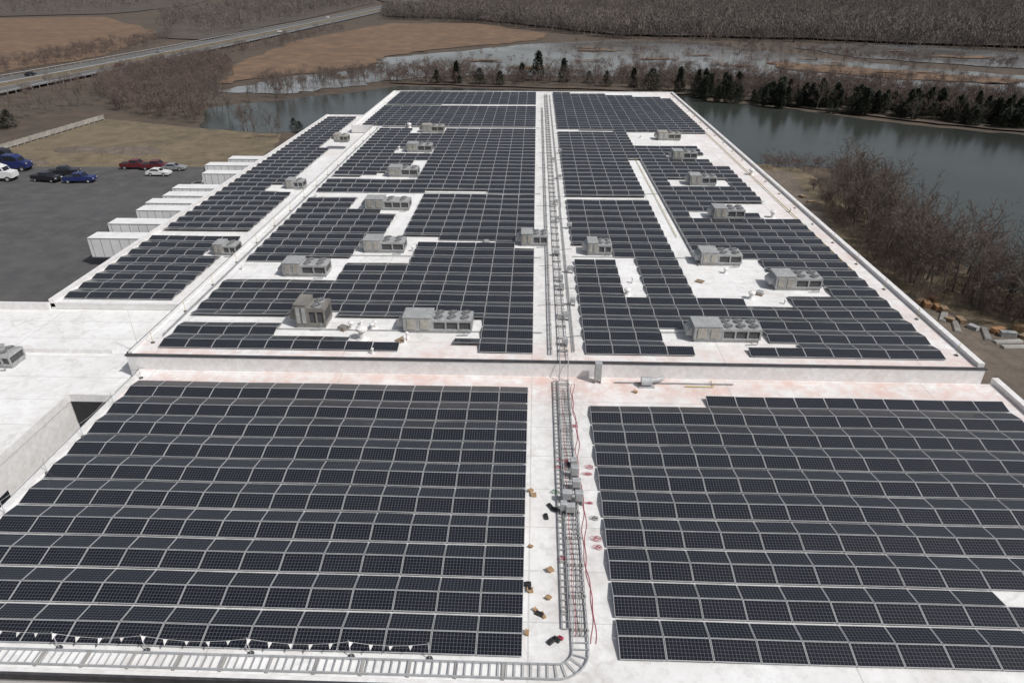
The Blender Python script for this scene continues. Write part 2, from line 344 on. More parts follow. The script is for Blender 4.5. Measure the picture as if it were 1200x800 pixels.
apart("parapet",COPEW,(AX-0.3,AX+0.08,10,YA+0.3,ZA-0.3,ZA+0.3),(AX+0.08,XL-0.07,YA-0.05,YA+0.3,ZA-0.3,ZA+0.28),(-95,AX-0.31,46.3,46.6,ZA-0.02,ZA+0.35),(-44,-43.7,10.3,46.29,ZA-0.02,ZA+0.35),(-95,XS,YS0-0.3,YS0-0.06,ZA-0.02,ZA+0.7))
apart("cladding",COPEW,*[(AX,AX+0.03,10+i*1.1,10+i*1.1+1.05,0.5,ZA-0.35) for i in range(27)])
apart("opening",BLK,(AX+0.1,XL-0.1,YA-0.07,YA-0.003,1.5,ZA-0.35)); apart("window",WIN,(AX+0.031,AX+0.05,28.5,32.5,5.2,6.3))
# ------------------------------------------------------------ hvac units
HC={}
def hvac_parts(L,W,H,nf,mat):
    key=(round(L,1),W,H,nf,mat.name)
    if key in HC: return HC[key]
    parts=[]
    c=MB(); c.box(0,0,0.12,L*0.96,W*0.9,0.24); parts.append(("curb",c.mesh("curb",HV1),(0,0,0)))
    Lc=L*0.42; b0=0.24
    c=MB(); c.box(-L/2+Lc/2,0,b0+H*0.5,Lc,W,H,0,0,0.04)
    for k in range(1,4): c.box(-L/2+Lc*k/4,-W/2-0.008,b0+H*0.5,0.03,0.02,H*0.9)
    c.box(-L/2+Lc/2,0,b0+H+0.015,Lc*1.02,W*1.03,0.05)
    parts.append(("cabinet",c.mesh("cabinet",mat),(0,0,0)))
    c=MB(); x0=-L/2+Lc+0.01; Lr=L-Lc-0.01; Hc=H*0.84
    c.box(x0+Lr/2,0,b0+Hc*0.9,Lr,W*0.98,Hc*0.2,0); c.box(x0+Lr/2,0,b0+Hc*0.08,Lr,W*0.98,Hc*0.14,0)
    n=max(2,int(Lr/0.9))
    for k in range(n+1):
        xx=x0+0.06+(Lr-0.12)*k/n
        for sy in(-1,1): c.box(xx,sy*(W*0.49-0.05),b0+Hc*0.48,0.12,0.1,Hc*0.66)
    c.box(x0+Lr/2,0,b0+Hc*0.48,Lr-0.2,W*0.88,Hc*0.7,1)
    parts.append(("condenser",c.mesh("condenser",[mat,HVD]),(0,0,0)))
    rows=2 if W>1.6 else 1; per=max(1,nf//rows); rr=min(Lr/per,W/rows)*0.40
    fm=MB(); fm.cyl((0,0,0),(0,0,0.14),rr,rr*0.96,14,0); fm.cyl((0,0,0.141),(0,0,0.15),rr*0.84,rr*0.84,14,1)
    for a in range(4): fm.box(0,0,0.16+a*0.001,rr*1.9,0.03,0.02,0,a*math.pi/4)
    fm.cyl((0,0,0.15),(0,0,0.19),rr*0.22,rr*0.22,8,0)
    fme=fm.mesh("fan",[GALD,HVD])
    for r in range(rows):
        for k in range(per): parts.append(("fan",fme,(x0+Lr*(k+0.5)/per,(r-(rows-1)/2)*W/rows*0.95,b0+Hc)))
    h=MB(); hw=W*0.7; hd=0.5
    h.add([(-L/2-hd,-hw/2,b0+H*0.25),(-L/2-hd,hw/2,b0+H*0.25),(-L/2,hw/2,b0+H*0.2),(-L/2,-hw/2,b0+H*0.2),(-L/2-hd,-hw/2,b0+H*0.5),(-L/2-hd,hw/2,b0+H*0.5),(-L/2,hw/2,b0+H*0.92),(-L/2,-hw/2,b0+H*0.92)],
          [(3,2,1,0),(4,5,6,7),(0,1,5,4),(1,2,6,5),(2,3,7,6),(3,0,4,7)])
    parts.append(("intake_hood",h.mesh("intake_hood",mat),(0,0,0)))
    d=MB(); d.box(0,0,0,Lc*0.3,0.04,H*0.75,0,0,0.015); dm=d.mesh("access_door",HV2 if mat is HV1 else HV1)
    for k in range(2): parts.append(("access_door",dm,(-L/2+Lc*(0.28+0.46*k),-W/2-0.03,b0+H*0.5)))
    p=MB(); p.tube([(L/2-0.3,-W/2-0.1,0.5),(L/2-0.3,-W/2-0.25,0.45),(L/2-0.3,-W/2-0.3,0.08),(L/2-1.2,-W/2-0.35,0.06)],0.04,6); parts.append(("pipe",p.mesh("pipe",GALD),(0,0,0)))
    HC[key]=parts
    return parts
HV=[(510,391,88,'l'),(362,385,38,'t'),(355,325,58,'s'),(448,297,53,'s'),(452,247,57,'s'),(624,289,37,'s'),(471,208,39,'s'),(490,179,33,'s'),(506,156,29,'s'),
    (700,300,34,'s'),(848,402,86,'l'),(842,312,54,'s'),(932,341,60,'s'),(852,258,41,'s'),(822,218,35,'s'),(801,188,32,'s'),(783,165,30,'s'),
    (262,300,32,'p'),(344,222,24,'p'),(398,167,20,'x'),(-6,432,40,'a')]
foot=[]
for i,(u,v,wpx,k) in enumerate(HV):
    z={'p':ZN,'a':ZA}.get(k,ZR)
    x,y=S(u,v,z); D=depth(x,y,z); L=wpx*D/800
    if k=='t': W,H,nf=2.0,1.8,2
    elif k=='l': W,H,nf=1.8,1.1,6
    elif k in 'pxa': W,H,nf=1.7,1.0,2
    else: W,H,nf=1.9,1.1,4
    L=max(L-0.5,2.4)
    mat=HV2 if k=='x' or i in(8,16) else (HV3 if k=='t' else HV1)
    y+=W/2
    lab={'l':"long low grey rooftop air handler with six condenser fans",'t':"tall squat brownish rooftop unit on the white roof",'x':"tan boxy rooftop unit beside the roof edge",'a':"grey rooftop unit on the low annex roof",'p':"small grey unit on the lower side roof"}.get(k,"grey rooftop air conditioner with fans, standing between panel rows")
    inst("rooftop_air_conditioner",hvac_parts(L,W,H,nf,mat),(x+0.2,y,z),0,1,lab,"air conditioner","rooftop air conditioners")
    foot.append((x-L/2-0.6,x+L/2+0.4,y-W/2-0.4,y+W/2+0.1,z))
# ------------------------------------------------------------ solar panels
PL,PW=1.985,1.035; TILT=math.radians(11); CP=2.015; PP=2.19
pw=PW*math.cos(TILT); RISE=PW*math.sin(TILT)
panels=[]
def pair_rows(y0,z): return (y0+pw/2,0),(y0+pw+0.03+pw/2,1)
def inpoly(x,y,P):
    c=False; n=len(P); j=n-1
    for i in range(n):
        xi,yi=P[i]; xj,yj=P[j]
        if (yi>y)!=(yj>y) and x<(xj-xi)*(y-yi)/(yj-yi)+xi: c=not c
        j=i
    return c
for k in range(10):
    for yy,fc in pair_rows(19.5+k*PP,ZN):
        for c in range(14):
            x=-0.2-CP/2-c*CP
            if x<XL+1.4: continue
            panels.append((x,yy,ZN,fc))
        for c in range(14):
            x=3.98+CP/2+c*CP
            if x>32.4: continue
            if k==9 and (fc==1 or c<4): continue
            if k==1 and 22.2<x<26.4 and fc==1: continue
            panels.append((x,yy,ZN,fc))
regs=[[(458,108),(637,108),(637,122),(445,122)],[(436,124),(638,124),(639,149),(408,148)],
 [(513,151),(640,151),(642,226),(493,223)],[(426,150),(520,151),(515,187),(396,186)],[(398,185),(482,186),(472,204),(381,206)],[(376,207),(504,211),(500,226),(358,225)],
 [(498,229),(643,230),(645,292),(580,292),(575,280),(461,277),(476,250)],[(354,230),(416,230),(409,242),(462,249),(442,276),(415,303),(284,303),(319,264)],
 [(491,284),(645,290),(649,389),(554,386),(550,374),(222,370),(258,325),(392,328),(400,304),(476,305)],
 [(204,374),(332,376),(302,391),(402,390),(404,402),(462,404),(460,420),(170,420)],[(546,390),(649,391),(649,420),(546,418)],
 [(650,108),(799,116),(836,157),(655,151)],[(656,153),(731,154),(761,231),(662,229)],[(664,232),(764,234),(795,302),(668,295)],
 [(668,304),(722,304),(735,348),(760,350),(742,298),(796,299),(820,350),(915,357),(930,345),(987,346),(966,328),(1004,330),(1130,438),(872,431),(864,413),(930,412),(910,391),(676,390)],
 [(676,393),(808,395),(814,426),(676,423)],[(782,255),(932,258),(1018,332),(960,328),(900,314),(866,296),(812,293)],
 [(740,169),(815,171),(841,196),(757,191)],[(755,189),(845,194),(890,239),(775,236)],[(776,237),(836,238),(914,261),(786,257)]]
regsN=[[(375,137),(412,138),(385,168),(292,271),(188,271)],[(171,275),(280,278),(190,364),(42,364)]]
WR=[[S(u,v,ZR+0.2) for u,v in r] for r in regs]; WN=[[S(u,v,ZN+0.2) for u,v in r] for r in regsN]
def blocked(x,y,z,mx=0.85,my=0.38):
    for a,b_,c,d,zz in foot:
        if abs(zz-z)<0.5 and a-mx<x<b_+mx and c-my<y<d+my: return True
    return False
for k in range(58):
    for yy,fc in pair_rows(44.15+k*PP,ZR):
        for c in range(-18,15):
            x=(4.0 if c>=0 else 0.1)+CP*(c+0.5)
            if x>XRR-1.5 or x<XFL+1.3 or (yy<YB and x<XRL+1.3): continue
            if yy>YE-1: continue
            if any(inpoly(x,yy,P) for P in WR) and not blocked(x,yy,ZR): panels.append((x,yy,ZR,fc))
        for c in range(6):
            x=XS+1.75+CP*c
            lim=XRL if yy<YB else XFL
            if x>lim-1.3 or yy<YS0+0.6: continue
            if any(inpoly(x,yy,P) for P in WN) and not blocked(x,yy,ZN): panels.append((x,yy,ZN,fc))
def vis(p):
    u,v=proj(p[0],p[1],p[2]+0.2); return -25<u<1225 and -10<v<810
order=sorted(range(len(panels)),key=lambda i:(0 if vis(panels[i]) else 1,depth(*panels[i][:3])))
indiv=set(order[:300])
def panel_geo(fc):
    s=1 if fc==0 else -1
    def P(x,t,h):
        return (x,s*t*pw,0.13+(t+0.5)*RISE+h)
    fr=MB(); X=PL/2; fw=0.024; ft=fw/PW
    o=[(-X,-.5),(X,-.5),(X,.5),(-X,.5)]; i_=[(-X+fw,-.5+ft),(X-fw,-.5+ft),(X-fw,.5-ft),(-X+fw,.5-ft)]
    vs=[P(x,t,-0.035) for x,t in o]+[P(x,t,0.004) for x,t in o]+[P(x,t,0.004) for x,t in i_]+[P(x,t,-0.035) for x,t in i_]
    fs=[]
    for a in range(4):
        b=(a+1)%4; fs+=[(a,b,4+b,4+a),(4+a,4+b,8+b,8+a),(8+a,8+b,12+b,12+a),(12+a,12+b,b,a)]
    if s<0: fs=[f[::-1] for f in fs]
    fr.add(vs,fs)
    sup=MB(); y0,y1=-s*pw*0.46,s*pw*0.46; t=0.02
    q=[(-t,y0,0),(t,y0,0),(t,y1,0),(-t,y1,0),(-t,y0,0.095),(t,y0,0.095),(t,y1,0.09+RISE*0.95),(-t,y1,0.09+RISE*0.95)]
    sup.add(q,[(3,2,1,0),(4,5,6,7),(0,1,5,4),(1,2,6,5),(2,3,7,6),(3,0,4,7)])
    gl=[P(x,t,0) for x,t in i_]
    return fr,sup,gl
def glass_mesh(name,quads,flips):
    vs=[];fs=[];uvs=[]
    for q,fl in zip(quads,flips):
        o=len(vs); vs+=q
        if fl: fs.append((o+3,o+2,o+1,o)); uvs+=[0,1,1,1,1,0,0,0]
        else: fs.append((o,o+1,o+2,o+3)); uvs+=[0,0,1,0,1,1,0,1]
    me=bpy.data.meshes.new(name); me.from_pydata(vs,[],fs); me.materials.append(CELL)
    l=me.uv_layers.new(name="UVMap"); l.data.foreach_set('uv',uvs); me.update(); return me
G=[]
for fc in(0,1):
    fr,sup,gl=panel_geo(fc); G.append((fr,sup,gl,fr.mesh("solar_panel",FRAME),sup.mesh("support",ALU),glass_mesh("glass",[gl],[fc==1])))
SR=MB(); SQ=[];SF=[]
for i,p in enumerate(panels):
    fr,sup,gl,mf,ms,mg=G[p[3]]
    dz=0.015*math.sin(p[0]*0.5+p[1]*0.23)+random.uniform(-.010,.010); tx=-0.009*math.cos(p[0]*0.5+p[1]*0.23)+random.uniform(-.005,.005)
    if i in indiv:
        o=ob("solar_panel",mf,None,(p[0],p[1],p[2]+dz)); o.rotation_euler=(random.uniform(-.010,.010),tx,0); tag(o,"black solar panel with aluminium frame tilted on the white roof","solar panel","solar panels on the low roof")
        ob("glass",mg,o); ob("support",ms,o,(-PL/2+0.1,0,0)); ob("support",ms,o,(PL/2-0.1,0,0))
    else:
        ty=random.uniform(-.010,.010)
        SR.add([(a+p[0],b_+p[1],c+p[2]+dz-a*tx+b_*ty) for a,b_,c in fr.v],fr.f,0)
        SQ.append([(a+p[0],b_+p[1],c+p[2]+dz-a*tx+b_*ty) for a,b_,c in gl]); SF.append(p[3]==1)
st=ob("solar_panels",SR.mesh("solar_panels",FRAME)); tag(st,"rows of black tilted solar panels covering the white roof","solar panels",None,"stuff")
ob("glass",glass_mesh("glass",SQ,SF),st)["kind"]="stuff"
# ------------------------------------------------------------ cable trays
def ladder(rail,rung,pts,wd,z,step=0.35,h=0.1):
    P=[Vector(p) for p in pts]; nn=[]
    for i,p in enumerate(P):
        d=(P[min(i+1,len(P)-1)]-P[max(i-1,0)]).normalized(); nn.append(Vector((-d.y,d.x)))
    for j,s in enumerate((-1,1)):
        vs=[];fs=[]
        for i in range(len(P)):
            a=P[i]+nn[i]*s*wd/2; t=nn[i]*0.02
            vs+=[(a.x-t.x,a.y-t.y,z),(a.x+t.x,a.y+t.y,z),(a.x+t.x,a.y+t.y,z+h),(a.x-t.x,a.y-t.y,z+h)]
        for i in range(len(P)-1):
            for k in range(4): fs.append((i*4+k,i*4+(k+1)%4,i*4+4+(k+1)%4,i*4+4+k))
        fs+=[(3,2,1,0),tuple(len(vs)-4+k for k in range(4))]
        rail[j].add(vs,fs)
    acc=0
    for i in range(len(P)-1):
        L=(P[i+1]-P[i]).length; d=(P[i+1]-P[i]).normalized(); t=acc
        while t<L:
            q=P[i]+d*t; rung.box(q.x,q.y,z+0.03,0.05,wd-0.05,0.03,0,math.atan2(d.y,d.x)); t+=step
        acc=t-L
TX=2.35
def tray(pts,wd,z,step,label,sups,mat=GALV):
    rail=[MB(),MB()];rung=MB(); ladder(rail,rung,pts,wd,z,step)
    e=ob("cable_tray"); tag(e,label,"cable tray","cable trays")
    for r in rail: ob("side_rail",r.mesh("side_rail",mat),e)
    ob("rungs",rung.mesh("rungs",mat),e)["kind"]="stuff"
    sp=MB()
    for s in sups: sp.box(*s)
    ob("supports",sp.mesh("supports",CONC),e)["kind"]="stuff"
    return e
arc=[(TX-1.1+1.1*math.sin(a),18.82+1.1-1.1*math.cos(a)) for a in [k*math.pi/2/8 for k in range(9)]]
tray([(-28.5,18.82)]+arc+[(TX,42.4)],0.7,ZN+0.08,0.35,"galvanised ladder cable tray curving across the low white roof",
  [(TX,21+k*1.9,ZN+0.04,0.85,0.12,0.08) for k in range(12)]+[(-1-k*2.0,18.82,ZN+0.04,0.12,0.8,0.08) for k in range(14)])
tray([(TX-0.62,21),(TX-0.62,42.2)],0.3,ZN+0.07,0.4,"narrow galvanised cable tray on the low roof",[(TX-0.62,22+k*3,ZN+0.035,0.4,0.1,0.07) for k in range(7)],GALD)
e=tray([(TX,43.8),(TX,168)],0.55,ZR+0.16,0.6,"long straight galvanised cable tray between solar fields",[(TX,44.6+k*2,ZR+0.08,0.75,0.14,0.16) for k in range(62)],GALD)
for s in(-1,1):
    rp=MB(); rp.tube([(TX+s*0.3,42.3,ZN+0.15),(TX+s*0.3,42.75,ZR+0.2),(TX+s*0.3,43.9,ZR+0.2)],0.035,6); ob("ramp_rail",rp.mesh("ramp_rail",GALV),e)
tray([(TX-0.95,44),(TX-0.95,150)],0.22,ZR+0.10,0.8,"narrow galvanised cable tray beside the wide one",[(TX-0.95,45+k*4,ZR+0.05,0.3,0.12,0.1) for k in range(25)],GALD)
def conduit(pts,r=0.06,mat=GALD,label="thin galvanised conduit lying across the white roof",name="conduit",cat="conduit"):
    b=MB(); b.tube(pts,r,6)
    o=ob(name,b.mesh(name,mat)); tag(o,label,cat,"conduits on the roof"); return o
for dx in(0.7,0.85): conduit([(TX+dx,44.5,ZR+0.10),(TX+dx,80,ZR+0.10),(TX+dx+0.08,81,ZR+0.10),(TX+dx+0.08,167,ZR+0.10)],0.03)
conduit([(16.0,62,ZR+0.15),(16.0,126,ZR+0.15)],0.09)
conduit([(15.3,70,ZR+0.12),(15.3,120,ZR+0.12)],0.04,YEL,"yellowish pipe running along the roof walkway")
conduit([(-28.6,46,ZR+0.2),(-28.6,128,ZR+0.2)],0.07)
conduit([(30.2,60,ZR+0.15),(30.2,150,ZR+0.15)],0.05,YEL,"yellowish gas pipe running near the parapet")
for v in(150.5,228,303,391): 
    y=S(640,v,ZR)[1]; conduit([(-27,y,ZR+0.10),(0.8,y,ZR+0.10)],0.04)
    conduit([(3.9,y+0.4,ZR+0.10),(27,y+0.4,ZR+0.10)],0.04)
# short branch conduits crossing the walkway
for k in range(26):
    y=46+k*4.7+R_()*2; x0=0.25+R_()*0.4; conduit([(x0,y,ZR+0.06),(TX-0.3,y+R_()*0.3,ZR+0.06)],0.025) if k%2 else conduit([(TX+0.3,y,ZR+0.06),(3.9,y+R_()*0.3,ZR+0.06)],0.025)
for k in range(2):
    pts=[]
    for i in range(64):
        y=20.3+i*0.345; pts.append((TX+0.56+0.10*math.sin(y*0.9+k)+0.05*math.sin(y*2.7+k*2)+0.07*k,y,ZN+0.03))
    conduit(pts,0.013,RED,"thin red cable lying beside the cable tray","power_cable","cable")
for k in range(4):
    pts=[(TX-0.2+0.13*k+0.05*math.sin(i*.8+k*2),20.6+i*0.5,ZN+0.15) for i in range(42)]
    conduit(pts,0.015,(RED,BLK,GALD,BLK)[k],"cable resting in the cable tray","power_cable","cable")
def coil(x,y,z,r,mat,label):
    b=MB(); pts=[]
    for i in range(60):
        a=i*0.45; rr=r*(0.7+0.3*math.sin(i*0.37+x)); pts.append((x+rr*math.cos(a)+0.1*math.sin(i*.21),y+rr*math.sin(a)*(.6+.3*math.sin(x*9)),z+0.03+i*0.0015))
    b.tube(pts,0.010,5); o=ob("cable_coil",b.mesh("cable_coil",mat)); tag(o,label,"cable coil","cable coils on the roof")
for u,v,r in((698,632,0.3),(700,642,0.22),(688,556,0.3),(658,540,0.3),(655,548,0.22),(660,655,0.2),(690,548,0.25),(672,500,0.25),(690,590,0.22)):
    x,y=S(u,v,ZN); coil(x,y,ZN,r,RED,"loosely coiled red cable lying on the white roof")
x,y=S(696,608,ZN); coil(x,y,ZN,0.22,BLK,"coiled black cable on the white roof")
x,y=S(651,577,ZN); coil(x,y,ZN,0.22,GRN,"coiled green hose on the white roof")
def cabinet(x,y,z,w_,d_,h_,label="grey electrical disconnect cabinet on steel legs",m=GALV):
    e=ob("electrical_cabinet",None,None,(x,y,z)); tag(e,label,"electrical cabinet","electrical cabinets beside the cable tray")
    c=MB(); c.box(0,0,0.3+h_/2,w_,d_,h_,0,0,0.02); ob("housing",c.mesh("housing",m),e)
    c=MB(); c.box(0,-d_/2-0.012,0.3+h_/2,w_*0.85,0.02,h_*0.85); ob("door",c.mesh("door",HV1),e)
    for sx in(-1,1):
        c=MB(); c.box(sx*(w_/2-0.04),0,0.15,0.05,d_,0.3); ob("leg",c.mesh("leg",GALD),e)
for u,v,w_,h_ in((673,560,0.45,0.6),(675,574,0.5,0.5),(664,588,0.55,0.5),(678,590,0.45,0.6),(668,603,0.5,0.45),(660,601,0.35,0.5),(672,548,0.4,0.4)):
    x,y=S(u,v,ZN); cabinet(x,y,ZN+0.0,w_,0.35,h_)
for u,v in((668,320),(671,358),(667,268),(662,405),(655,210),(656,180),(652,300),(651,240),(658,340),(657,330),(663,375),(653,260),(648,190)):
    x,y=S(u,v,ZR); cabinet(x,y,ZR,random.uniform(.4,.65),0.35,random.uniform(.3,.5),m=random.choice((GALD,GALV)))
x,y=S(700,447,ZN); cabinet(x,y-0.1,ZN,0.5,0.4,1.4,"tall grey switch cabinet against the step wall")
e=ob("exhaust_blower",None,None,(*S(757,452,ZN),ZN),0,0.75); tag(e,"silver exhaust blower with bent duct by the step wall","exhaust blower")
b=MB(); b.cyl((-0.5,0,0.55),(0.5,0,0.55),0.45,0.45,16); ob("housing",b.mesh("housing",GALV,False),e)
b=MB(); b.tube([(0.4,0,0.6),(1.0,0.1,0.65),(1.5,0.4,0.6),(1.7,0.9,0.4)],0.22,10); ob("duct",b.mesh("duct",GALV),e)
b=MB(); b.box(0,0,0.06,1.5,0.9,0.12); ob("base",b.mesh("base",HV1),e)
conduit([(6,42.2,ZN+0.1),(14.5,42.2,ZN+0.1)],0.05)
conduit([(11,41.8,ZN+0.1),(13,41.8,ZN+0.1),(13,42.6,ZN+0.1)],0.04,YEL,"yellow pipe by the step wall")
def vent(x,y,z,r,h):
    e=ob("roof_vent",None,None,(x,y,z)); tag(e,"round white roof vent with domed cap","roof vent","roof vents")
    b=MB(); b.cyl((0,0,0),(0,0,h),r*0.6,r*0.6,14); ob("pipe",b.mesh("pipe",COPEW,False),e)
    b=MB(); b.cyl((0,0,0),(0,0,0.1),r*1.1,r*0.9,14); ob("flashing",b.mesh("flashing",COPEW,False),e)
    b=MB(); b.cyl((0,0,h),(0,0,h+r*0.4),r,r,16); b.cyl((0,0,h+r*0.4),(0,0,h+r*0.8),r,r*0.3,16); ob("cap",b.mesh("cap",COPEW),e)
random.seed(4)
cand=[(425,397,0.45,0.8),(412,385,0.25,0.5),(440,384,0.2,0.5),(275,330,0.3,0.5),(560,245,0.3,0.5),(880,295,0.35,0.6),(810,235,0.35,0.5),(905,255,0.35,0.6),(735,345,0.3,0.4),(480,150,0.4,0.6),(880,205,0.4,0.6),(845,165,0.5,0.7),(610,390,0.2,0.4),(880,350,0.3,0.5),(940,290,0.3,0.5)]
for _ in range(90): cand.append((random.uniform(250,1000),random.uniform(150,415),random.uniform(.1,.22),random.uniform(.3,.5)))
for u,v,r,h in cand:
    x,y=S(u,v,ZR)
    if XRL+1.5<x<XRR-1.5 and not (-0.1<x<4.2) and not blocked(x,y,ZR,.3,.3) and not any(abs(p[0]-x)<1.2 and abs(p[1]-y)<0.8 for p in panels): vent(x,y,ZR,r,h)
def boxthing(name,cat,label,x,y,z,s,mat,rz,group):
    b=MB(); b.box(0,0,s[2]/2,s[0],s[1],s[2],0,0,min(s)*0.08)
    o=ob(name,b.mesh(name,mat),None,(x,y,z),rz); tag(o,label,cat,group)
    c=MB()
    if name=="tool_bag":
        c.tube([(-s[0]*0.25,0,s[2]),(-s[0]*0.2,0,s[2]+0.1),(s[0]*0.2,0,s[2]+0.1),(s[0]*0.25,0,s[2])],0.015,5); ob("handle",c.mesh("handle",mat),o)
    elif name=="cardboard_box":
        c.add([(-s[0]/2,s[1]/2,s[2]+0.003),(s[0]/2,s[1]/2,s[2]+0.003),(s[0]/2,s[1]*0.8,s[2]+0.06),(-s[0]/2,s[1]*0.8,s[2]+0.06)],[(0,1,2,3)]); ob("flap",c.mesh("flap",mat),o)
    else:
        c.box(0,0,s[2]+0.025,s[0]*0.4,s[1]*0.2,0.045); ob("handle",c.mesh("handle",BLK),o)
for u,v in((622,575),(645,668),(622,692),(618,742),(628,716),(745,460),(622,640),(637,722),(626,580),(643,700)):
    x,y=S(u,v,ZN); boxthing("cardboard_box","box","small brown cardboard box lying on the white roof",x,y,ZN,(0.16+R_()*0.22,0.12+R_()*.15,0.06+R_()*.08),CARD,R_()*3,"boxes on the roof")
for u,v in((645,594),(651,598),(652,750),(640,606),(620,690),(668,545),(632,720),(618,685),(646,752)):
    x,y=S(u,v,ZN); boxthing("tool_bag","tool bag","black tool bag on the white roof",x,y,ZN,(0.28+R_()*0.15,0.2,0.14),BLK,R_()*3,"tool bags on the roof")
for u,v in((657,748),(665,542)):
    x,y=S(u,v,ZN); boxthing("tool_box","tool box","small red tool box on the white roof",x,y,ZN,(0.24,0.14,0.12),RED,R_()*3,"tool boxes on the roof")
def pallet(x,y,z,rz,load,label,sc=1):
    e=ob("pallet",None,None,(x,y,z),rz,sc); tag(e,label,"pallet","pallets with material")
    b=MB(); b.box(0,0,0.13,1.2,1.1,0.03); ob("deck",b.mesh("deck",WOOD),e)
    for k in range(3):
        b=MB(); b.box(-0.5+k*0.5,0,0.057,0.1,1.1,0.11); ob("runner",b.mesh("runner",WOOD),e)
    if load:
        b=MB(); b.box(0,0,0.15+0.2,1.0,0.9,0.4,0,0,0.03); ob("load",b.mesh("load",load),e)
for u,v,l in((430,312,CARD),(560,392,None),(470,399,None),(402,386,HV3),(600,404,None),(742,362,None),(775,262,CARD),(720,330,None),(950,232,WOOD),(905,205,None),(930,240,CARD),(395,300,None),(570,285,HV1),(300,345,None),(890,345,HV1),(535,300,None),(820,330,None)):
    x,y=S(u,v,ZR)
    if x<XRR-1.2 and not blocked(x,y,ZR) and not any(abs(p[0]-x)<1.4 and abs(p[1]-y)<0.9 for p in panels): pallet(x,y,ZR,R_()*3,l,"wooden pallet with building material on the roof" if l else "empty wooden pallet lying on the white roof",0.6)
pb=MB(); pb.cyl((0,0,0),(0,0,0.06),0.16,0.14,10); pbm=pb.mesh("base",HVD); pp=MB(); pp.cyl((0,0,0.06),(0,0,1.05),0.02,0.02,6); ppm=pp.mesh("pole",ALU); ppy=pp.mesh("pole",YEL)
def posts(pts,z,m):
    for x,y in pts: inst("warning_line_post",[("base",pbm,(0,0,0)),("pole",m,(0,0,0))],(x,y,z),0,1,"thin warning line post with rubber base on the roof","post","warning line posts")
def rope(pts,z,flags):
    P=[]; fl=MB()
    for (x0,y0),(x1,y1) in zip(pts[:-1],pts[1:]):
        L=math.hypot(x1-x0,y1-y0); n=max(4,int(L/0.85))
        for k in range(n+(1 if (x1,y1)==pts[-1] else 0)):
            t=k/n; P.append((x0+(x1-x0)*t,y0+(y1-y0)*t,z+0.98-0.35*4*t*(1-t)*min(1,L/6)))
    b=MB(); b.tube(P,0.007,4)
    for k in range(len(P)-1):
        a=Vector(P[k]); c=Vector(P[k+1]); d=(c-a)*0.22; m_=a+d*0.5; s_=random.uniform(.1,.22)
        fl.add([a,a+d,(m_.x+random.uniform(-.04,.08),m_.y-s_,m_.z-0.14)],[(0,1,2)])
    o=ob("warning_rope",b.mesh("warning_rope",COPEW)); tag(o,"warning rope strung between roof posts","rope","warning ropes")
    if flags: ob("pennants",fl.mesh("pennants",COPEW),o)["kind"]="stuff"
l1=[(XL+.62,20.2+k*3.6) for k in range(7)]; posts(l1,ZN,ppm); rope(l1,ZN,False)
l2=[(-20.5,19.33),(-16.6,19.33),(-12.0,19.33),(-7.6,19.33),(-4.2,19.33)]; posts(l2,ZN,ppm); rope([(XL+.62,20.2)]+l2,ZN,True)
l3=[(XRL+1.0,45+k*5.5) for k in range(16)]; posts(l3,ZR,ppy); rope(l3,ZR,False)
l4=[(XRR-1.0,45+k*6) for k in range(21)]; posts(l4,ZR,ppy); rope(l4,ZR,False)
e=ob("lightning_mast",None,None,(-31.2,46.5,ZA)); tag(e,"thin white steel mast beside the roof corner","mast")
b=MB(); b.cyl((0,0,0),(0,0,4.0),0.04,0.02,8); ob("pole",b.mesh("pole",COPEW),e); b=MB(); b.cyl((0,0,0),(0,0,0.2),0.25,0.2,8); ob("base",b.mesh("base",CONC),e)
# ------------------------------------------------------------ trailers & vehicles
def wheel_mesh(r,wd):
    b=MB(); b.cyl((0,-wd/2,0),(0,wd/2,0),r,r,16,0); b.cyl((0,-wd/2-0.01,0),(0,wd/2+0.01,0),r*0.55,r*0.55,12,1); return b.mesh("wheel",[TYRE,GALV])
WB=wheel_mesh(0.5,0.55); WS=wheel_mesh(0.36,0.24)
def trailer_set(L):
    b=MB(); b.box(-L/2,0,2.6,L,2.5,2.75,0,0,0.04); body=b.mesh("body",TRW)
    b=MB()
    for z in(1.28,3.9): b.box(-L/2,-1.262,z,L-0.1,0.02,0.12)
    for k in range(12): b.box(-0.7-k*(L-1.2)/11,-1.258,2.6,0.07,0.012,2.5)
    rb=b.mesh("side_rail",GALD)
    b=MB(); b.box(-L/2,0,1.1,L*0.96,0.9,0.2); fr=b.mesh("chassis",BLK)
    b=MB(); b.box(-L+3,0.8,0.6,0.15,0.15,1.2); lg=b.mesh("landing_gear",GALV)
    b=MB(); b.box(0.02,0,2.6,0.04,2.4,2.6); dr=b.mesh("rear_door",ALU)
    b=MB(); b.box(-L-0.25,0,2.9,0.5,1.6,1.6,0,0,0.08); ru=b.mesh("refrigeration_unit",PGRY)
    return body,fr,lg,dr,ru,rb
TS={15.4:trailer_set(15.4),14.0:trailer_set(14.0)}
